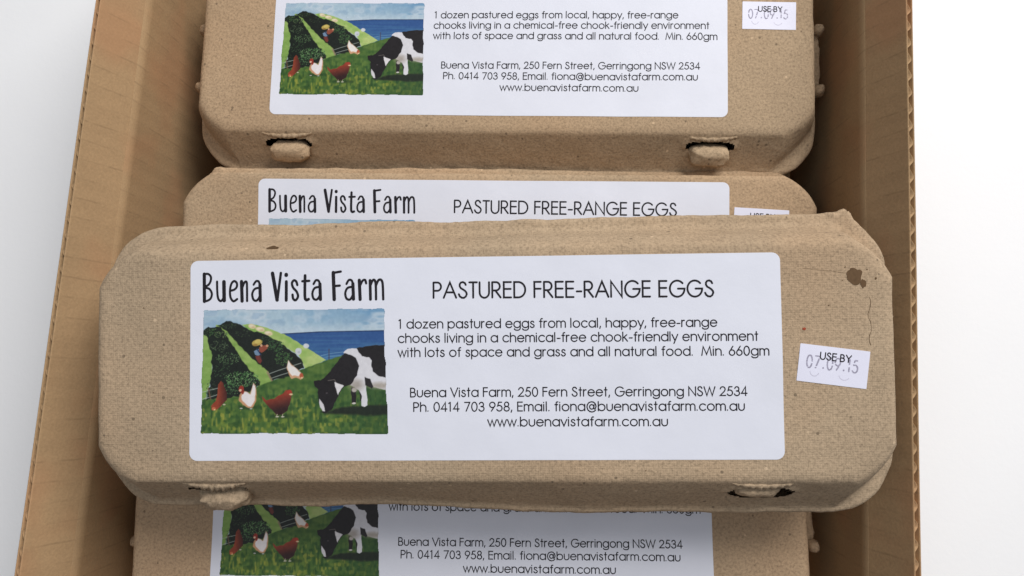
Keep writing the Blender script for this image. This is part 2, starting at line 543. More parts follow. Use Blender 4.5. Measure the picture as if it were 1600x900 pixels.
# ------------------------------------------------------------------ the little farm picture printed on each label
def paint_picture():
    S = 3.1                                  # enlargement units per cell
    X0, X1, Y0, Y1 = 48.0, 1272.0, 40.0, 864.0
    nx, ny = int((X1 - X0) / S), int((Y1 - Y0) / S)
    xs = X0 + (np.arange(nx + 1)) * (X1 - X0) / nx
    ys = Y0 + (np.arange(ny + 1)) * (Y1 - Y0) / ny
    XX, YY = np.meshgrid(xs, ys)
    rng = np.random.default_rng(5)

    def field(sx, sy, seed):
        """smooth random field, 0..1"""
        r = np.random.default_rng(seed)
        gx, gy = int((X1 - X0) / sx) + 3, int((Y1 - Y0) / sy) + 3
        gd = r.random((gy, gx))
        u, v = (XX - X0) / sx, (YY - Y0) / sy
        i, j = u.astype(int), v.astype(int)
        a, b = u - i, v - j
        a, b = a * a * (3 - 2 * a), b * b * (3 - 2 * b)
        return gd[j, i] * (1 - a) * (1 - b) + gd[j, i + 1] * a * (1 - b) + gd[j + 1, i] * (1 - a) * b + gd[j + 1, i + 1] * a * b
    wx = (field(22, 22, 1) - .5) * 7
    wy = (field(22, 22, 2) - .5) * 7
    C = np.zeros((ny + 1, nx + 1, 3))

    def sd(P, wob=1.0):
        """signed distance to polygon (negative inside)"""
        x, y = XX + wx * wob, YY + wy * wob
        P = np.array(P, float)
        d = np.full(x.shape, 1e9)
        ins = np.zeros(x.shape, bool)
        for i in range(len(P)):
            (ax, ay), (bx, by) = P[i - 1], P[i]
            ex, ey = bx - ax, by - ay
            t = np.clip(((x - ax) * ex + (y - ay) * ey) / (ex * ex + ey * ey + 1e-9), 0, 1)
            d = np.minimum(d, np.hypot(x - ax - t * ex, y - ay - t * ey))
            c = ((ay > y) != (by > y)) & (x < (bx - ax) * (y - ay) / (by - ay + 1e-12) + ax)
            ins ^= c
        return np.where(ins, -d, d)

    def put(mask, col, col2=None, t=None):
        nonlocal C
        c = np.array(col, float)[None, None]
        if col2 is not None:
            c = c * (1 - t[..., None]) + np.array(col2, float) * t[..., None]
        C = C * (1 - mask[..., None]) + c * mask[..., None]

    def poly(P, col, col2=None, t=None, soft=3.0, a=1.0, wob=1.0):
        put(np.clip(0.5 - sd(P, wob) / soft, 0, 1) * a, col, col2, t)

    def ell(cx, cy, rx, ry, col, soft=3, a=1.0, rot=0, wob=.5, col2=None, t=None):
        c, s = math.cos(R(rot)), math.sin(R(rot))
        x, y = XX + wx * wob - cx, YY + wy * wob - cy
        u, v = (x * c + y * s) / rx, (-x * s + y * c) / ry
        d = (np.hypot(u, v) - 1) * min(rx, ry)
        put(np.clip(0.5 - d / soft, 0, 1) * a, col, col2, t)

    def line(P, w, col, a=1.0):
        d = np.full(XX.shape, 1e9)
        for (ax, ay), (bx, by) in zip(P[:-1], P[1:]):
            ex, ey = bx - ax, by - ay
            t = np.clip(((XX - ax) * ex + (YY - ay) * ey) / (ex * ex + ey * ey), 0, 1)
            d = np.minimum(d, np.hypot(XX - ax - t * ex, YY - ay - t * ey))
        put(np.clip(0.5 - (d - w / 2) / 3, 0, 1) * a, col)
    n1, n2, n3 = field(130, 60, 3), field(45, 22, 4), field(14, 14, 5)
    # sky
    t = np.clip((XX - 500) / 700, 0, 1) * np.clip(1.2 - (YY - 40) / 190, 0, 1)
    put(np.ones(XX.shape), (172, 198, 214), (112, 158, 196), np.clip(t * 1.1 + (n1 - .5) * .6, 0, 1))
    put(np.clip((n1 * .6 + n2 * .4 - .48) * 3, 0, .7), (205, 217, 226))
    put(np.clip((n2 - .62) * 2, 0, .4), (130, 165, 198))
    put(np.clip((YY - 140) / 80, 0, .6), (196, 213, 224))
    ell(170, 150, 110, 30, (120, 162, 195), 60, .6)
    # sea
    poly([(580, 214), (830, 200), (1275, 194), (1275, 420), (860, 400)], (40, 84, 148), (66, 120, 165), np.clip((YY - 240) / 160 + (field(160, 9, 6) - .5) * .9, 0, 1), wob=.2)
    line([(585, 213), (830, 201), (1275, 195)], 7, (26, 52, 98), .9)
    line([(838, 352), (890, 340), (980, 330)], 4, (120, 165, 195), .8)
    line([(850, 368), (890, 358), (970, 352)], 4, (110, 158, 190), .7)
    line([(888, 312), (888, 382)], 7, (70, 60, 80), .8)
    # far pasture
    poly([(320, 152), (400, 150), (520, 185), (600, 216), (720, 288), (868, 380), (735, 436), (690, 350), (560, 262), (400, 210)], (140, 182, 84), (184, 204, 120), np.clip(n2 + (XX - 600) / 600, 0, 1))
    # green slope between the rows
    poly([(150, 150), (215, 150), (330, 250), (440, 380), (520, 450), (530, 520), (440, 560), (380, 520), (260, 390), (170, 250)], (126, 164, 72), (158, 188, 96), n2)
    poly([(40, 205), (95, 222), (128, 300), (124, 480), (100, 570), (70, 660), (40, 670)], (128, 168, 76), (160, 190, 104), np.clip(n2 * .7 + (300 - YY) / 600, 0, 1))
    # meadow
    poly([(40, 648), (90, 625), (230, 620), (330, 600), (440, 545), (520, 512), (620, 482), (735, 432), (870, 383), (1000, 345), (1275, 345), (1280, 870), (40, 870)], (50, 90, 34), (88, 120, 48), np.clip(n2 * 1.1 + (field(16, 34, 7) - .5) * .7, 0, 1), soft=6)
    put(np.clip(.5 - sd([(40, 700), (1280, 730), (1280, 870), (40, 870)]) / 60, 0, 1) * np.clip((field(30, 38, 8) - .5) * 2.2, 0, .55), (150, 158, 46))
    put(np.clip((YY - 560) / 120, 0, 1) * np.clip((field(14, 30, 9) - .62) * 3, 0, .5), (176, 168, 60))
    put(np.clip((YY - 500) / 120, 0, 1) * np.clip((field(16, 26, 10) - .6) * 3, 0, .5), (26, 66, 28))
    put(np.clip((XX - 900) / 500, 0, .45) * (YY > 560) * 1.0, (26, 66, 30))
    # hedge rows
    lf = rng.random((900, 2))
    poly([(50, 198), (100, 163), (176, 166), (212, 215), (272, 300), (326, 385), (380, 448), (444, 520), (440, 545), (330, 605), (230, 622), (88, 632), (108, 545), (128, 430), (120, 320), (95, 226)], (16, 26, 18), wob=2.2, soft=5)
    poly([(163, 155), (210, 129), (290, 142), (370, 185), (470, 218), (570, 262), (640, 318), (700, 372), (730, 430), (620, 488), (516, 512), (494, 456), (440, 412), (396, 378), (335, 318), (258, 235), (190, 175)], (18, 26, 20), wob=2.2, soft=5)

    def leaves(cx, cy, rx, ry, n, c1, c2, sz, seed, front=False):
        r = np.random.default_rng(seed)
        for _ in range(n):
            a, q = r.random() * 6.283, math.sqrt(r.random())
            x, y = cx + rx * q * math.cos(a), cy + ry * q * math.sin(a)
            k = r.random()
            c = [c1[i] * (1 - k) + c2[i] * k for i in range(3)]
            w = sz * (.6 + .8 * r.random())
            i0, i1 = int((y - 14 - Y0) / S), int((y + 14 - Y0) / S) + 1
            j0, j1 = int((x - 14 - X0) / S), int((x + 14 - X0) / S) + 1
            if i0 < 0 or j0 < 0:
                continue
            sx, sy = XX[i0:i1, j0:j1] - x, YY[i0:i1, j0:j1] - y
            an = r.random() * 3
            u, v = sx * math.cos(an) + sy * math.sin(an), -sx * math.sin(an) + sy * math.cos(an)
            m = np.clip(1.2 - np.hypot(u / w, v / (w * .6)), 0, 1)[..., None]
            C[i0:i1, j0:j1] = C[i0:i1, j0:j1] * (1 - m) + np.array(c) * m
    leaves(130, 200, 60, 26, 60, (40, 74, 40), (84, 118, 60), 5, 1)
    leaves(185, 215, 50, 22, 40, (60, 90, 52), (128, 140, 90), 5, 21)
    leaves(175, 290, 60, 40, 80, (44, 70, 42), (110, 130, 90), 4.5, 2)
    leaves(230, 370, 80, 38, 110, (50, 86, 46), (120, 150, 100), 5, 3)
    leaves(190, 450, 60, 50, 60, (30, 54, 32), (70, 100, 62), 5, 4)
    leaves(320, 500, 112, 50, 230, (44, 96, 40), (142, 182, 120), 5.5, 5)
    leaves(260, 560, 60, 40, 80, (34, 76, 34), (110, 150, 98), 5, 6)
    leaves(400, 520, 40, 30, 40, (24, 50, 28), (90, 120, 84), 5, 7)
    leaves(240, 160, 50, 20, 40, (34, 56, 34), (64, 88, 50), 5, 8)
    leaves(330, 205, 60, 26, 30, (34, 50, 34), (64, 84, 50), 5, 9)
    leaves(540, 290, 60, 36, 110, (30, 60, 34), (80, 124, 66), 5.5, 10)
    leaves(590, 370, 60, 44, 130, (36, 70, 36), (92, 134, 72), 5.5, 11)
    leaves(480, 250, 50, 22, 40, (30, 52, 34), (60, 92, 52), 5, 12)
    leaves(120, 560, 34, 60, 60, (30, 50, 32), (96, 124, 84), 4, 13)
    # sheep
    for (x, y, w) in ((388, 163, 26), (440, 182, 30), (494, 208, 28)):
        ell(x, y, w, 15, (226, 208, 166), 5, 1, 12)
        ell(x - 5, y - 4, w * .5, 6, (240, 228, 200), 5, .8)
        ell(x + 8, y + 6, w * .4, 4, (196, 160, 118), 4, .6)
    ell(690, 324, 21, 22, (206, 210, 216), 4)
    ell(740, 291, 19, 16, (210, 214, 220), 4)
    ell(694, 330, 9, 8, (170, 178, 184), 5, .7)
    # person with a straw hat in the rows
    ell(420, 268, 35, 20, (196, 168, 78), 4, 1, -14)
    ell(424, 260, 19, 13, (214, 190, 98), 4, 1, -14)
    ell(408, 282, 16, 7, (150, 108, 50), 4, .7)
    poly([(432, 296), (470, 282), (492, 292), (484, 308), (452, 332), (436, 322)], (150, 72, 52))
    ell(486, 288, 9, 8, (206, 150, 112), 3)
    ell(448, 286, 8, 8, (216, 168, 130), 3)
    poly([(398, 320), (430, 306), (446, 340), (430, 350), (405, 342)], (112, 140, 170))
    line([(418, 306), (446, 346)], 7, (30, 44, 80))
    poly([(408, 350), (446, 346), (458, 380), (444, 404), (424, 392)], (116, 46, 38))
    line([(440, 350), (462, 400)], 5, (30, 30, 40))
    # fences
    for P in ([(50, 590), (110, 572), (182, 556)], [(50, 634), (110, 618), (172, 598)], [(500, 468), (560, 446), (706, 400)], [(515, 496), (580, 474), (628, 460)]):
        line(P, 5, (176, 184, 176), .75)
    line([(104, 560), (120, 632)], 8, (112, 84, 66), .9)
    line([(488, 458), (516, 510)], 12, (150, 132, 100), .9)
    # birds
    brown, dark = (138, 52, 28), (58, 22, 20)
    sh = np.clip((XX + YY * .9 - 770) / 90, 0, 1)
    poly([(186, 512), (206, 540), (222, 590), (222, 635), (192, 668), (152, 702), (130, 698), (123, 672), (155, 640), (165, 580), (170, 535)], (152, 60, 34), (70, 26, 22), np.clip((XX - 165) / 60, 0, 1))
    ell(141, 690, 12, 11, (206, 110, 70), 4)
    ell(147, 697, 5, 4, (240, 214, 150), 3)
    ell(208, 664, 9, 5, (200, 190, 160), 3)
    ell(360, 682, 62, 12, (22, 50, 22), 14, .6)
    poly([(322, 590), (340, 578), (378, 594), (388, 560), (398, 526), (412, 540), (418, 600), (414, 645), (390, 682), (366, 684), (328, 668), (304, 640), (304, 605)], (206, 150, 108), soft=5)
    poly([(330, 592), (345, 582), (380, 600), (398, 530), (410, 545), (410, 600), (404, 640), (382, 676), (362, 672), (330, 645), (316, 612)], (238, 230, 230), soft=6)
    ell(318, 566, 17, 22, (160, 48, 34), 4)
    ell(313, 574, 9, 8, (232, 190, 160), 4)
    ell(328, 584, 9, 14, (150, 46, 32), 4)
    for x in (318, 383):
        ell(x, 690, 9, 4, (186, 190, 180), 3)
    ell(590, 738, 80, 14, (22, 50, 22), 14, .6)
    poly([(454, 612), (482, 634), (530, 626), (588, 592), (610, 570), (632, 568), (648, 590), (640, 615), (634, 660), (615, 705), (580, 728), (545, 728), (505, 686), (466, 645)], (150, 54, 32), (48, 20, 20), np.clip((YY - 610 + (XX - 560) * .25) / 90, 0, 1))
    ell(630, 584, 15, 14, (176, 54, 36), 4)
    ell(640, 600, 12, 5, (230, 196, 150), 3)
    for x in (552, 588):
        line([(x, 726), (x - 4, 742)], 4, (200, 190, 165))
        ell(x, 742, 12, 4, (206, 200, 180), 3)
    poly([(622, 378), (636, 395), (664, 428), (700, 456), (724, 492), (700, 506), (672, 492), (640, 498), (624, 470), (612, 430)], (214, 160, 118), soft=5)
    poly([(623, 382), (640, 408), (675, 440), (706, 466), (690, 482), (650, 480), (626, 456), (615, 425)], (238, 232, 226), soft=6)
    ell(708, 480, 12, 15, (190, 84, 52), 4)
    ell(710, 494, 6, 5, (236, 200, 150), 3)
    # cow and its shadow
    poly([(850, 718), (960, 684), (1140, 668), (1275, 668), (1275, 728), (1120, 734), (920, 722)], (20, 30, 20), soft=16, a=.93)
    poly([(1028, 555), (1050, 560), (1062, 580), (1058, 658), (1032, 660), (1028, 610)], (28, 22, 26))
    ell(1048, 572, 16, 13, (196, 188, 182), 4)
    ell(1045, 656, 13, 6, (216, 208, 200), 3)
    poly([(1080, 560), (1104, 600), (1102, 645), (1088, 640), (1084, 610)], (28, 22, 26))
    poly([(1018, 538), (1060, 470), (980, 335), (1010, 308), (1068, 307), (1130, 295), (1275, 282), (1275, 574), (1195, 562), (1162, 545), (1122, 515), (1126, 570), (1133, 668), (1115, 678), (1093, 670), (1098, 612), (1080, 574)], (222, 220, 226))
    ell(1060, 540, 42, 34, (158, 146, 134), 40, .75)
    ell(1215, 545, 70, 20, (168, 156, 142), 24, .8)
    poly([(988, 338), (955, 372), (900, 448), (850, 500), (832, 512), (790, 512), (786, 522), (800, 550), (815, 568), (818, 640), (845, 705), (870, 716), (900, 700), (925, 650), (950, 600), (985, 548), (1028, 538), (1068, 476), (1080, 420), (1060, 370), (1020, 345)], (24, 19, 23))
    poly([(1066, 306), (1130, 294), (1275, 282), (1275, 500), (1205, 484), (1168, 455), (1160, 420), (1162, 385), (1142, 366), (1100, 358), (1080, 335)], (24, 19, 23))
    poly([(1116, 490), (1150, 500), (1172, 548), (1160, 562), (1120, 545)], (34, 30, 32))
    poly([(925, 522), (982, 545), (952, 588), (944, 604), (930, 566)], (226, 222, 224))
    poly([(822, 626), (850, 662), (862, 706), (842, 708), (828, 680)], (216, 212, 216))
    line([(880, 512), (922, 506), (930, 520)], 4, (150, 140, 130), .7)
    ell(872, 592, 8, 5, (74, 66, 70), 3)
    ell(852, 712, 16, 5, (12, 10, 12), 4)
    C = np.clip(C + (n3[..., None] - .5) * 9, 0, 255)
    # uneven brushed margin
    e1, e2 = field(40, 40, 11), field(90, 90, 12)
    inset = 3 + e1 * 9 + e2 * 7
    lx, rx = 50 + (YY < 500) * 8 * np.clip((500 - YY) / 300, 0, 1), 1256 + np.clip((YY - 300) / 500, 0, 1) * 14
    dx = np.minimum(XX - lx, rx - XX)
    dy = np.minimum(YY - 46, 860 - YY)
    rr = 18
    dd = np.where((dx < rr) & (dy < rr), rr - np.hypot(rr - np.minimum(dx, rr), rr - np.minimum(dy, rr)), np.minimum(dx, dy))
    keep = dd > inset * .8
    edge = np.clip((dd - inset * .8) / 7, 0, 1)
    C = C * (0.88 + .12 * edge[..., None])
    C = C * .84 + C.mean(2, keepdims=True) * .08      # slightly faded inks
    # colours to linear
    c = C / 255
    lin = np.where(c <= 0.04045, c / 12.92, ((c + 0.055) / 1.055) ** 2.4)
    u = (XX - 50) / 1218
    v = (YY - 46) / 812
    lx = (4.1 * (1 - v) + 3.8 * v) + u * (71.3 + .6 * v)
    ly = -18.1 - 0.3 * u - v * 47.4
    px, py = lx - LW / 2, ly + LH / 2
    k = keep[:-1, :-1] & keep[1:, :-1] & keep[:-1, 1:] & keep[1:, 1:]
    idx = np.arange((ny + 1) * (nx + 1)).reshape(ny + 1, nx + 1)
    F = np.stack([idx[1:, :-1], idx[1:, 1:], idx[:-1, 1:], idx[:-1, :-1]], -1)[k]
    return px, py, lin, F.reshape(-1, 4)


PIC = paint_picture()


def picture(parent, seed):
    px, py, lin, F = PIC
    X, Y = px.ravel(), py.ravel()
    used = np.unique(F)
    remap = np.full(len(X), -1)
    remap[used] = np.arange(len(used))
    # waviness on a coarse grid would do, but the mesh is small enough to sample directly
    V = np.array([(X[i] / 1000, Y[i] / 1000, (0.17 + plate_z(X[i], Y[i], seed)) / 1000) for i in used])
    o = mesh_obj('picture_print', V, remap[F], M_PIC, parent)
    ca = o.data.color_attributes.new('paint', 'FLOAT_COLOR', 'POINT')
    col = np.ones((len(used), 4))
    col[:, :3] = lin.reshape(-1, 3)[used]
    ca.data.foreach_set('color', col.ravel())
    return o


# ------------------------------------------------------------------ egg carton
LCX = 2.0     # lid centre, relative to the label's centre, mm


def sheet(name, x0, x1, y0, y1, c, mat, parent, seed, lift, xf=None):
    """thin paper with rounded corners lying on the wavy lid"""
    rs = []
    for k in range(0, 25):
        f = k / 24
        hx, hy = (x1 - x0) / 2, (y1 - y0) / 2
        cx, cy = (x0 + x1) / 2, (y0 + y1) / 2
        ins = (1 - f) * hy * 0.9999
        rs.append(ring(cx - hx + ins, cx + hx - ins, cy - hy + ins, cy + hy - ins, max(c * f, .05), 1, 70, 24, 6))
    zs = [lift] * len(rs) + [lift, -0.1]
    rs += [rs[-1], rs[-1]]
    V3 = []
    for r, z in zip(rs, zs):
        for (x, y) in r:
            if xf:
                x, y = xf(x, y)
            V3.append((x / 1000, y / 1000, (plate_z(x, y, seed) + z) / 1000))
    n = len(rs[0])
    _, F = loft([r for r in rs])
    F = np.concatenate([F[:n * 24], F[n * 25:]])      # top and edge do not share vertices
    o = mesh_obj(name, V3, np.concatenate([F]), mat, parent)
    return o


def make_lid(parent, mat, seed, dy, tuft=None, back=0.0, tabs=()):
    nx, ny, nc = 330, 100, 34
    K = [  # hx, y front, y back, corner, roundness, z
        (2, -2, 2 - 4 + 0.2, .1, .3, 0), ]
    inner = []
    n_in = 26
    for k in range(n_in):
        f = k / n_in
        ins = (1 - f) * 40
        inner.append((144 - ins, -43.0 + ins, 38.8 - ins, max(.3, 14 - ins), .5, 0.0))
    inner = [list(q) for q in inner]
    for q in inner:
        if q[1] > q[2] - .6:
            m = (q[1] + q[2]) / 2
            q[1], q[2] = m - .3, m + .3
    keys = [(144.0, -43.0, 38.8, 14, .5, 0.0), (146.2, -45.6, 41.2, 14.5, .5, -.7), (148.0, -48.0, 43.0, 15, .45, -3.0),
            (149.3, -53.0, 45.4, 16.5, .25, -8.5), (150.3, -57.6, 47.6, 19.5, .25, -13.6), (151.2, -59.6, 49.6, 20.5, .4, -15.4),
            (152.8, -61.2, 52.4, 24, .9, -15.9), (153.4, -62.0, 53.4, 25, 1, -17.2), (153.0, -61.6, 53.0, 25, 1, -18.4), (151.0, -59.6, 51.0, 24, 1, -18.4), (149.5, -58, 49.5, 23, 1, -16.5)]
    keys = [list(k) for k in keys]
    for k in inner + keys:          # this lid's rear slope is steeper, its flat top deeper
        k[2] += back * (1 - min(1, max(0, -k[5] / 16))) * (1 if k[2] > 30 else 0)
    prof = list(inner) + list(crom(keys, [5, 5, 9, 9, 5, 5, 4, 4, 4, 3]))
    rings, Z = [], []
    for (hx, yf, yb, c, b, z) in prof:
        rings.append(ring(LCX - hx - 1.2, LCX + hx + 1.2, yf + dy, yb + dy, c, b, nx, ny, nc))
        Z.append(z)
    V2, F = loft(rings)
    n = len(rings[0])
    V = np.zeros((len(V2), 3))
    V[:, :2] = V2
    V[:, 2] = np.repeat(Z, n)
    depth = np.repeat(np.array(Z), n)
    ridx = np.repeat(np.arange(len(Z)), n)
    hole = np.zeros(len(V), bool)
    nm = len(inner)
    for i in range(len(V)):
        x, y, z = V[i]
        V[i, 2] += plate_z(x, y - 0, seed)
        if ridx[i] >= nm - 1:
            d = noise.noise_vector(Vector((x / 9, y / 9, z / 9 + seed * 5)))
            e = noise.noise_vector(Vector((x / 2.2, y / 2.2, z / 2.2 + seed * 9)))
            lip = 1.0 if z < -14.5 else 0.45 * min(1, max(0, -z / 3))
            V[i] += np.array([d.x, d.y, d.z]) * .5 * lip + np.array([e.x, e.y, e.z]) * .16 * lip
            f = noise.noise(Vector((x / 38, seed * 4, z / 30)))
            V[i, 1] += f * 0.9 * min(1, -z / 12)
            if seed == 3 and y < -44 and z < -1:      # this lid's front edge is pushed in along its left half
                q = min(1, max(0, (50 - x) / 90))
                V[i, 1] += 3.1 * q * q * (3 - 2 * q) * min(1, -z / 14)
            # pressed crease along the foot of the slope
            if y - dy > 35:
                V[i, 2] += 0.7 * math.exp(-((z + 7) / 2.0) ** 2)
        else:
            V[i, 2] += 0.05 * noise.noise(Vector((x / 3, y / 3, seed)))
    if tuft:                      # frayed corner where the lid tore from its neighbour
        for (tx, ty, amp) in tuft:
            d = np.hypot(V[:, 0] - tx, V[:, 1] - ty - dy)
            w = np.exp(-(d / 5.0) ** 2) * (depth < -12)
            dirv = np.array([np.sign(tx) * .35, .94])
            jag = 1 + .5 * np.sin(V[:, 0] * 3.1) * np.sin(V[:, 0] * 7.7)
            V[:, 0] += dirv[0] * amp * w * jag
            V[:, 1] += dirv[1] * amp * w * jag
            V[:, 2] += w * 1.5
    # slots for the closing tabs, cut in the front slope
    for sx, sty in zip((-101.5, 103.0), tabs):
        zc, zh, wx_ = (6.3, 3.9, 12.5) if sty == 'recessed' else (5.2, 3.1, 11.6)
        m = (ridx < len(Z) - 12) & (V[:, 1] < -40 + dy)
        q = (np.abs((V[:, 0] - sx) / wx_) ** 2.4 + np.abs((depth + zc) / zh) ** 2.0)
        q += 0.25 * np.array([noise.noise(Vector((v[0] / 2.5, v[2] / 2.5, seed))) for v in V]) if False else 0
        h = m & (q < 1.0)
        near = m & (q < 1.7) & (depth > -6.0)
        V[near, 1] -= 0.9 * (1.7 - q[near])          # the top edge of the slot stands proud
        hole |= h
    Fk = ~(hole[F].sum(1) >= 3)
    F = F[Fk]
    V = V / 1000
    return mesh_obj('lid', V, F, mat, parent)


def lump(cx, cy, cz, rx, ry, rz, seed, p=2.6, nu=40, nv=24, amp=.5, tilt=0):
    """pulp knob: a soft super-ellipsoid with a rough skin, mm"""
    V, F = [], []
    for j in range(nv + 1):
        b = -math.pi / 2 + math.pi * j / nv
        for i in range(nu):
            a = 2 * math.pi * i / nu
            f = lambda t: math.copysign(abs(t) ** (2 / p), t)
            x, y, z = rx * f(math.cos(b)) * f(math.cos(a)), ry * f(math.cos(b)) * f(math.sin(a)), rz * f(math.sin(b))
            d = noise.noise(Vector((x / 3 + seed, y / 3, z / 3))) * amp + noise.noise(Vector((x + seed, y, z))) * amp * .35
            k = 1 + d / max(3, min(rx, ry, rz))
            x, y, z = x * k, y * k, z * k
            c, s = math.cos(tilt), math.sin(tilt)
            y, z = y * c - z * s, y * s + z * c
            V.append(((cx + x) / 1000, (cy + y) / 1000, (cz + z) / 1000))
    for j in range(nv):
        for i in range(nu):
            i2 = (i + 1) % nu
            F.append((j * nu + i, j * nu + i2, (j + 1) * nu + i2, (j + 1) * nu + i))
    return V, F


def join(parts):
    V, F = [], []
    for v, f in parts:
        o = len(V)
        V += list(v)
        F += [tuple(o + i for i in q) for q in f]
    return V, F


def make_tray(parent, mat, seed, dy, tongue=0):
    rings = []
    zs = [(-18.8, 149.5, -57.5, 48.5, 0), (-21, 151, -59, 50.5, 0), (-22.5, 150, -58, 50, 0), (-26, 147, -55, 47, .4), (-36, 143, -51, 43, 1), (-46, 139, -47, 39, 1), (-52, 134, -42, 34, .9), (-54, 126, -34, 26, .6), (-54, 40, -8, 4, 0)]
    P = crom(zs, 3)
    for (z, hx, yf, yb, sc) in P:
        r = ring(LCX - hx, LCX + hx, yf + dy, yb + dy, 20 if hx > 60 else 4, 1, 150, 50, 10)
        cx, cy = LCX, (yf + yb) / 2 + dy
        out = []
        for (x, y) in r:
            ph = (x - cx) / 48.0 * math.pi * 2 / 1.0
            wv = (1 + math.cos(ph)) / 2 * 7.0 * sc
            wv *= min(1, max(0, (abs(y - cy) - 10) / 25))
            yy = y - math.copysign(wv, y - cy)
            wx = (1 + math.cos((y - cy) / 24.0 * math.pi)) / 2 * 5 * sc * min(1, max(0, (abs(x - cx) - 110) / 20))
            out.append((x - math.copysign(wx, x - cx), yy, z + noise.noise(Vector((x / 9, y / 9, z / 9))) * .4))
        rings.append(np.array(out))
    V, F = loft(rings)
    parts = [([tuple(v / 1000) for v in V], [tuple(f) for f in F])]
    for s in (-1, 1):            # tongue and two nubs at each end
        parts.append(lump(LCX + s * (152.5 + tongue), dy - 2, -20.5, 5.8, 17, 2.2, seed + s, 4, 40, 14, .5))
        for q in (-1, 1):
            parts.append(lump(LCX + s * (156.8 + tongue), dy - 2 + q * 15.5, -18.5, 2.7, 2.9, 4.5, seed * 3 + q + s, 2.4, 18, 14, .5))
    V, F = join(parts)
    return mesh_obj('tray', V, F, mat, parent)


def make_tab(parent, mat, x, seed, dy, style):
    if style == 'out':            # hooked out over the slot's lower edge
        V, F = join([lump(x, -53.6 + dy, -7.6, 9.6, 5.6, 4.6, seed, 3.0, 56, 36, .38, -.75)])
    elif style == 'recessed':
        V, F = join([lump(x - 1, -48.5 + dy, -7.6, 8.2, 4.4, 3.4, seed, 3.0, 56, 30, .35, -.45)])
    else:                         # crushed and torn: knob pushed low with loose fibres above it
        V, F = join([lump(x + 1.0, -52.6 + dy, -9.6, 9.6, 5.6, 4.6, seed, 2.8, 56, 36, .6, -.7)])
    o = mesh_obj('closing_tab', V, F, mat, parent)
    return o


def slot_fibres(parent, mat, x, dy, seed, n, big):
    """torn, curled strip of pulp skin along the top of the slot"""
    rr = random.Random(seed)
    V, F = [], []
    N = 46
    for k in range(N + 1):
        t = k / N
        X = x - 12.5 + 25 * t
        bow = math.sin(math.pi * t)
        y0 = -45.9 - 1.3 * bow ** .5 + dy
        y1 = y0 - (0.6 + (1.0 + big * 1.6 * abs(math.sin(k * 1.9 + seed) * math.sin(k * .83))) * bow)
        z0 = -1.6 + .2 * math.sin(k * .7 + seed)
        for (yy, zz) in ((y0 + .9, z0 - .5), (y0, z0 + .25), (y1, z0 - .3 - big * .8 + .4 * math.sin(k * 1.3)), (y1 + .25, z0 - 1.1 - big * .8)):
            V.append((X / 1000 + rr.uniform(-.1, .1) / 1000, yy / 1000, zz / 1000))
    for k in range(N):
        for j in range(3):
            a = k * 4 + j
            F.append((a, a + 1, a + 5, a + 4))
    return mesh_obj('slot_edge', V, F, mat, parent)


def blob_patch(name, parent, mat, cx, cy, rx, ry, seed, pl):
    P = []
    for i in range(28):
        a = 2 * math.pi * i / 28
        k = 1 + .38 * noise.noise(Vector((math.cos(a) * 1.5 + seed, math.sin(a) * 1.5, seed))) + .15 * noise.noise(Vector((math.cos(a) * 5 + seed, math.sin(a) * 5, 3)))
        P.append((cx + rx * k * math.cos(a), cy + ry * k * math.sin(a)))
    V = [(cx / 1000, cy / 1000, (plate_z(cx, cy, pl) + .16) / 1000)] + [(x / 1000, y / 1000, (plate_z(x, y, pl) + .10) / 1000) for x, y in P]
    F = [(0, 1 + i, 1 + (i + 1) % 28) for i in range(28)]
    return mesh_obj(name, V, F, mat, parent)


USE = {}


def sticker(parent, cx, cy, rot, seed, sw=25.0, shh=13.6, date=True):
    c, s = math.cos(R(rot)), math.sin(R(rot))
    xf = lambda x, y: (cx + x * c - y * s, cy + x * s + y * c)
    o = sheet('date_sticker', -sw / 2, sw / 2, -shh / 2, shh / 2, .25, M_STICKER, parent, seed, .16, xf)

    def put(name, pr, mat, lift):
        pr.V = [(*xf(x, y), z) for x, y, z in pr.V]
        pr.build(name, mat, o, seed, lift)
    p = Print()
    p.text('USE', -5.2, .9, 2.0, 3.35, .42, gap=.17)
    p.text('BY', 2.0, 6.2, 2.0, 3.35, .42, gap=.17)
    put('heading_print', p, M_INK, .215)
    p = Print()
    X = -9.6
    dots = random.Random(int(seed * 13))
    for ch in '07.09.15':
        if ch == '.':
            p.stroke([(X + .5, -1.1), (X + .5, -1.05)], .62)
            X += 1.85
            continue
        gw, st = G[ch]
        for q in st:
            pts = [Vector((X + a * 4.3, -1.5 + b * 6.0)) for a, b in q]
            for u, v in zip(pts[:-1], pts[1:]):
                m = max(1, int((v - u).length / .42))
                for j in range(m):
                    if dots.random() < .86:
                        c_ = u.lerp(v, (j + .5) / m)
                        w_ = .40 + .14 * dots.random()
                        p.stroke([(c_.x - .07, c_.y), (c_.x + .07, c_.y)], w_)
        X += {'1': 1.75}.get(ch, 2.75)
    p.k = 0
    put('date_print', p, M_STAMP, .19)
    p = Print()
    p.stroke(arc(-6.5, -2.6, 1.6, 1.8, 190, 340), .3)
    p.stroke(arc(4.2, -2.6, 2.0, 2.0, 200, 330), .3)
    put('smudge_print', p, M_STAMP_FAINT, .18)
    return o


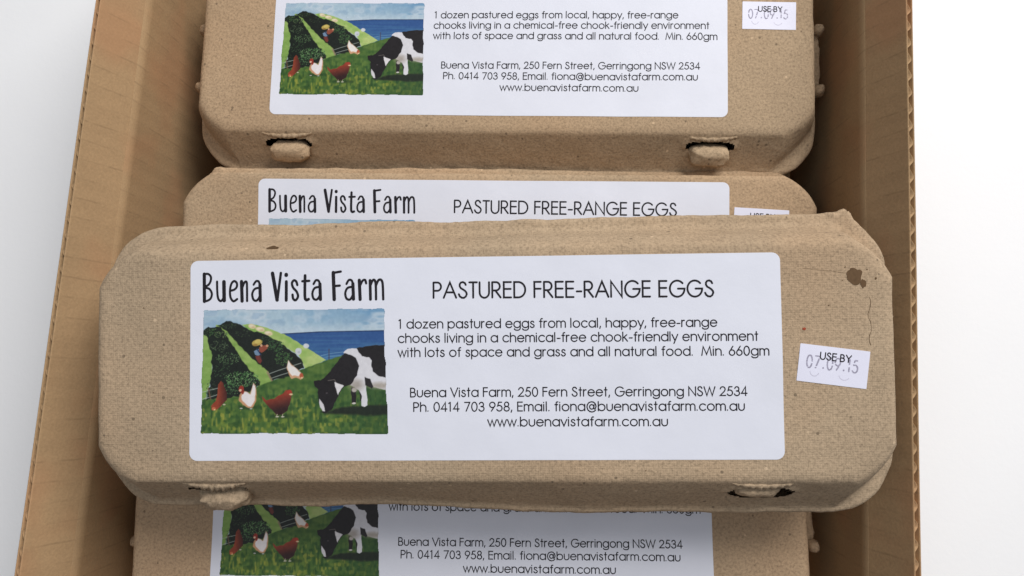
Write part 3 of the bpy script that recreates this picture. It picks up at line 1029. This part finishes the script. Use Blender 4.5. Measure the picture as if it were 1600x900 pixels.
def make_carton(label, pos, rot, seed, mat, dy=0.0, tabs=('out', 'out'), tuft=None, stk=None, back=0.0):
    """pos: world position of the label's centre; rot: 3x3 matrix"""
    root = bpy.data.objects.new('egg_carton', None)
    scene.collection.objects.link(root)
    root.empty_display_size = .02
    root['label'] = label
    root['category'] = 'egg carton'
    root['group'] = 'egg cartons packed in the cardboard box'
    # the empty sits at the carton's base
    base = Vector((0, 0, -0.0543))
    mw = Matrix.Translation(pos) @ rot.to_4x4() @ Matrix.Translation(base)
    root.matrix_world = mw
    kids = []
    lid = make_lid(root, mat, seed, dy, tuft, back, tabs)
    kids.append(lid)
    tray = make_tray(root, mat, seed, dy, -3.5 if seed == 3 else 0)
    kids.append(tray)
    for x, st in zip((-101.5, 103.0), tabs):
        t = make_tab(tray, mat, x, seed * 11 + x, dy, st)
        slot_fibres(lid, mat, x, dy, seed + int(x), 6, 1.0 if st == 'torn' else .25)
    lb = sheet('label', -LW / 2, LW / 2, -LH / 2, LH / 2, 3.0, M_PAPER, root, seed, .12)
    kids.append(lb)
    p = Print()
    for w, P in TITLE:
        p.stroke([title_xy(*q) for q in smooth_path(P)], w / 5.333 * .2435 * 1.35)
    p.build('title_print', M_INK, lb, seed, .17)
    p = Print()
    x0, b0 = lab(92.3, -15.1)
    x1, b1 = lab(196.0, -15.75)
    p.text('PASTURED FREE-RANGE EGGS', x0, x1, b0, 7.7, .72, b1, gap=.17, space=.38)
    p.build('heading_print', M_INK, lb, seed, .17)
    p = Print()
    for t, a, b, y0, y1 in BODY:
        x0, b0 = lab(a, y0)
        x1, b1 = lab(b, y1)
        p.text(t, x0, x1, b0, 4.35, .44, b1, gap=.16, space=.36)
    p.build('text_print', M_INK, lb, seed, .17)
    picture(lb, seed)
    if stk:
        kids.append(sticker(root, *stk, seed))
    for k in kids:
        k.location = -base
    return root, kids


CAMM = CAM_ROT
def rodr(w):
    v = Vector(w)
    return Matrix.Rotation(v.length, 3, v.normalized())


def pose(p):
    """camera-measured pose of a label's top-left corner -> world position of its centre and rotation"""
    Rm = CAM_ROT @ rodr(p[:3])
    t = Vector((0, 0, CAM_Z)) + CAM_ROT @ Vector(p[3:])
    return t + Rm @ Vector((LW / 2000, -LH / 2000, 0)), Rm


POSES = dict(A=(-0.0922, -0.0554, -0.0238, -0.1164, 0.1596, -0.3346),
             B=(-0.0170, -0.0256, -0.0121, -0.1193, 0.0515, -0.3166),
             C=(-0.03246917, -0.04217226, 0.01207455, -0.12190176, 0.01024245, -0.25480301),
             D=(-0.1200, -0.0451, 0.0059, -0.1336, -0.0622, -0.3049))
P1 = pulp('grey_brown_pulp_worn', (168, 147, 122), 1.5, 1)
P2 = pulp('grey_brown_pulp', (169, 146, 119), .45, 2)
P3 = pulp('grey_brown_pulp_pale', (171, 148, 121), .35, 3)
P4 = pulp('grey_brown_pulp_warm', (170, 146, 119), .35, 4)

pa, ra = pose(POSES['A'])
make_carton('grey-brown egg carton at the top, both closing tabs hooked out below its cut-off label', pa, ra, 1, P2, 0, ('out', 'out'), None, (129.5, 12.2, -1.0))
pb, rb = pose(POSES['B'])
make_carton('egg carton mostly covered, only the label heading showing above the front carton', pb, rb, 2, P3, -7.5, ('out', 'out'), [(-137, 52, 1.6)], (124.5, 18.6, -3), 7.0)
pc, rc = pose(POSES['C'])
front, fk = make_carton('brown-stained egg carton on top of the others, its whole label in view', pc, rc, 3, P1, 0, ('torn', 'recessed'), [(140, 52, 2.4)], (128.0, -4.0, -7.5))
pd, rd = pose(POSES['D'])
make_carton('lowest egg carton in the picture, shaded under the front carton', pd, rd, 4, P4, 0, ('out', 'out'), None, (129.5, 13, 3))

off = fk[0].location.copy()
st = [blob_patch('stain', front, M_STAIN, 136.5, 28.6, 2.9, 3.0, 3, 3), blob_patch('stain', front, M_STAIN, 139.6, 25.8, 1.0, 1.6, 9, 3),
      blob_patch('stain', front, M_STAIN, 144.0, 27.6, .35, .4, 5, 3),
      blob_patch('stain', front, M_STAIN, -78.6, 42.0, 2.2, .9, 6, 3), blob_patch('stain', front, M_RED, 118.0, 9.6, .7, .5, 7, 3)]
for sx_, sy_, sr_ in ((133.2, 31.9, .3), (132.1, 27.0, .22), (141.0, 30.9, .28), (127.0, 18.0, .25), (-128, 20, .3), (-124, -12, .25), (60, -41.5, .25), (-30, 41, .2)):
    st.append(blob_patch('stain', front, M_STAIN, sx_, sy_, sr_, sr_ * .7, sx_, 3))
st[3].location.z = -0.0012
for s_ in st:
    s_.location = s_.location + off
pr = Print()
rr = random.Random(3)
pts = [(141.5 + .5 * math.sin(i * .9) + rr.uniform(-.15, .15), 21 - i * 1.25) for i in range(15)]
pr.stroke(pts, [.07 + .12 * rr.random() for _ in pts])
pts = [(118 + i * 2.0, 31.6 - i * .24 + rr.uniform(-.12, .12)) for i in range(9)]
pr.stroke(pts, .07)
ck = pr.build('crack', M_STAIN, front, 3, .10)
ck.location = off

# ------------------------------------------------------------------ the cardboard box
def ray(px, py, z):
    d = CAM_ROT @ Vector(((px - 800) / 1050, (450 - py) / 1050, -1))
    t = (z - CAM_Z) / d.z
    return Vector((0, 0, CAM_Z)) + d * t


RIM = CAM_Z - 0.288
FLOOR = 0.026
a0, a1 = ray(228, 0, RIM), ray(207, 160, RIM)
b0, b1 = ray(1351, 0, RIM), ray(1357, 900, RIM)
yb_, yf_ = 0.262, -0.175


def at_y(p, q, y):
    t = (y - p.y) / (q.y - p.y)
    return p.x + (q.x - p.x) * t


print('rim left', a0, a1, 'right', b0, b1)
print('carton centres', pa, pb, pc, pd)
xl_b, xl_f = at_y(a0, a1, yb_), at_y(a0, a1, yf_)
xr_b, xr_f = at_y(b0, b1, yb_), at_y(b0, b1, yf_)
print('corners', xl_b, xl_f, xr_b, xr_f)
box = bpy.data.objects.new('cardboard_box', None)
scene.collection.objects.link(box)
box['label'] = 'open brown corrugated cardboard box holding the egg cartons, flaps folded out'
box['category'] = 'cardboard box'
TH = 0.0035


def panel(name, A, B, zlo, zhi, out, mat, parent, flare=0.0):
    """board from A to B (inner face), thickness outwards, finely divided, softly bowed; local x runs along it"""
    A, B = Vector((A[0], A[1], 0)), Vector((B[0], B[1], 0))
    L = (B - A).length
    ux = (B - A) / L
    nz = 14
    nx = 40
    V, F = [], []
    for side in (0, 1):
        for j in range(nz + 1):
            for i in range(nx + 1):
                u, h = i / nx, j / nz
                bow = 0.0012 * noise.noise(Vector((u * 4 + A.x * 9, h * 2, 3))) * min(1, (1 - h) * 3)
                V.append((u * L, -bow - side * TH, (zhi - zlo) * h))
    n = (nx + 1) * (nz + 1)
    for j in range(nz):
        for i in range(nx):
            a = j * (nx + 1) + i
            F.append((a, a + nx + 1, a + nx + 2, a + 1))
            F.append((n + a, n + a + 1, n + a + nx + 2, n + a + nx + 1))
    for i in range(nx):
        a = i
        F.append((a, a + 1, n + a + 1, n + a))
        a = nz * (nx + 1) + i
        F.append((a + 1, a, n + a, n + a + 1))
    for j in range(nz):
        a = j * (nx + 1)
        b = a + nx + 1
        F.append((b, a, n + a, n + b))
        a += nx
        b += nx
        F.append((a, b, n + b, n + a))
    o = mesh_obj(name, V, F, mat, parent)
    uy = Vector((-ux.y, ux.x, 0))
    if uy.dot(Vector((out[0], out[1], 0))) > 0:
        uy = -uy
    m = Matrix(((ux.x, uy.x, 0, A.x), (ux.y, uy.y, 0, A.y), (0, 0, 1, zlo), (0, 0, 0, 1)))
    o.matrix_world = m
    return o


W_L = cardboard('kraft_cardboard', (168, 138, 103), 0)
panel('wall', (xl_f, yf_), (xl_b, yb_), FLOOR + .001, RIM, (-1, 0), W_L, box)
panel('wall', (xr_f, yf_), (xr_b, yb_), FLOOR + .001, RIM, (1, 0), W_L, box)
panel('wall', (xl_b, yb_), (xr_b, yb_), FLOOR + .001, RIM, (0, 1), W_L, box)
panel('wall', (xl_f, yf_), (xr_f, yf_), FLOOR + .001, RIM, (0, -1), W_L, box)


def flap(A, B, out, length, ang, mat, cut=0.004):
    """folded-out flap hinged on the rim from A to B, drooping by ang degrees"""
    A, B = Vector((A[0], A[1], RIM)), Vector((B[0], B[1], RIM))
    L = (B - A).length
    ux = (B - A) / L
    o3 = Vector((out[0], out[1], 0))
    o3 = (o3 - ux * o3.dot(ux)).normalized()
    nx, nl = 60, 30
    V, F = [], []
    # cross-section path: round over the rim, then run straight outwards and down
    path = [(0.0000, -0.0004), (0.0003, 0.0002)]
    ca, sa = math.cos(R(ang)), math.sin(R(ang))
    for k in range(1, nl + 1):
        d = length * k / nl
        path.append((0.0005 + d * ca, 0.0006 - d * sa))
    pn = len(path)
    for side in (0, 1):
        for k, (d, z) in enumerate(path):
            for i in range(nx + 1):
                u = cut + (L - 2 * cut) * i / nx
                w = 0.0022 * noise.noise(Vector((u * 9, d * 14, out[0] * 3))) * min(1, d / .02)
                dd, zz = d, z
                if side:
                    dd, zz = d - TH * sa * (-1 if ang < 0 and False else 1), z - TH * ca
                V.append((u, dd, zz + w))
    n = pn * (nx + 1)
    for k in range(pn - 1):
        for i in range(nx):
            a = k * (nx + 1) + i
            b = a + nx + 1
            F.append((a, b, b + 1, a + 1))
            F.append((n + a, n + a + 1, n + b + 1, n + b))
    for i in range(nx):
        a = (pn - 1) * (nx + 1) + i
        F.append((a, n + a, n + a + 1, a + 1))
    for k in range(pn - 1):
        a = k * (nx + 1)
        b = a + nx + 1
        F.append((a, n + a, n + b, b))
        F.append((a + nx, b + nx, n + b + nx, n + a + nx))
    # thin liners with a fluted core between them, open at the cut edge
    V2, F2 = [], []
    T = 0.0003
    for (da, db) in ((0.0, T), (TH - T, TH)):
        o = len(V2)
        for dd in (da, db):
            for k in range(pn):
                for i in range(nx + 1):
                    u, d, z = V[k * (nx + 1) + i]
                    V2.append((u, d - dd * sa, z - dd * ca))
        for k in range(pn - 1):
            for i in range(nx):
                a = o + k * (nx + 1) + i
                b = a + nx + 1
                F2.append((a, b, b + 1, a + 1))
                F2.append((n + a, n + a + 1, n + b + 1, n + b))
        for i in range(nx):
            a = o + (pn - 1) * (nx + 1) + i
            F2.append((a, n + a, n + a + 1, a + 1))
            a = o + i
            F2.append((a, a + 1, n + a + 1, n + a))
        for k in range(pn - 1):
            a = o + k * (nx + 1)
            b = a + nx + 1
            F2.append((a, n + a, n + b, b))
            F2.append((a + nx, b + nx, n + b + nx, n + a + nx))
    V, F = V2, F2
    o = mesh_obj('flap', V, F, mat, box)
    o.matrix_world = Matrix(((ux.x, o3.x, 0, A.x), (ux.y, o3.y, 0, A.y), (0, 0, 1, A.z), (0, 0, 0, 1)))
    Vc, Fc = [], []
    per = 0.0072
    m = int(L / per) * 12
    for k, (d, z) in enumerate(((0.001, 0.0), (length - 0.0005, 0.0))):
        for side in (0, 1):
            for i in range(m + 1):
                u = cut + (L - 2 * cut) * i / m
                h = TH / 2 + (TH / 2 - T * 1.6) * math.sin(u / per * 2 * math.pi) + (side - .5) * .0003
                w = 0.0022 * noise.noise(Vector((u * 9, d * 14, out[0] * 3))) * min(1, d / .02)
                Vc.append((u, 0.0005 + d * ca - h * sa, 0.0006 - d * sa - h * ca + w))
    q = m + 1
    for i in range(m):
        Fc += [(i, i + 1, 2 * q + i + 1, 2 * q + i), (q + i, 3 * q + i, 3 * q + i + 1, q + i + 1), (2 * q + i, 2 * q + i + 1, 3 * q + i + 1, 3 * q + i), (i, q + i, q + i + 1, i + 1)]
    mesh_obj('corrugated_core', Vc, Fc, mat, o)
    return o


flap((xl_f, yf_), (xl_b, yb_), (-1, 0), .019, -64, W_L)
flap((xr_f, yf_), (xr_b, yb_), (1, 0), .019, -64, W_L)
flap((xl_f, yf_), (xr_f, yf_), (0, -1), .019, -62, W_L)
flap((xl_b, yb_), (xr_b, yb_), (0, 1), .09, 40, W_L)
V = []
for z in (FLOOR, FLOOR - TH):
    V += [(xl_f - TH, yf_ - TH, z), (xr_f + TH, yf_ - TH, z), (xr_b + TH, yb_ + TH, z), (xl_b - TH, yb_ + TH, z)]
mesh_obj('base_panel', V, [(0, 1, 2, 3), (7, 6, 5, 4), (0, 4, 5, 1), (1, 5, 6, 2), (2, 6, 7, 3), (3, 7, 4, 0)], W_L, box, smooth=False)

# ------------------------------------------------------------------ tabletop
tm = NT('pale_painted_top', .6, .3)
c = tm.ramp(tm.noise(tm.coord(), 3, 4, .6), [(.3, (.80, .80, .81)), (.7, (.85, .85, .86))])
tm.l(c, tm.b.inputs['Base Color'])
tm.l(tm.bump(tm.noise(tm.coord(), 300, 3), .0002, .4), tm.b.inputs['Normal'])
z = FLOOR - TH - .0005
V = [(-1.2, -1, z), (1.2, -1, z), (1.2, 1, z), (-1.2, 1, z), (-1.2, -1, z - .03), (1.2, -1, z - .03), (1.2, 1, z - .03), (-1.2, 1, z - .03)]
t = mesh_obj('tabletop', V, [(0, 1, 2, 3), (7, 6, 5, 4), (0, 4, 5, 1), (1, 5, 6, 2), (2, 6, 7, 3), (3, 7, 4, 0)], tm.m, None, smooth=False)
t['kind'] = 'structure'
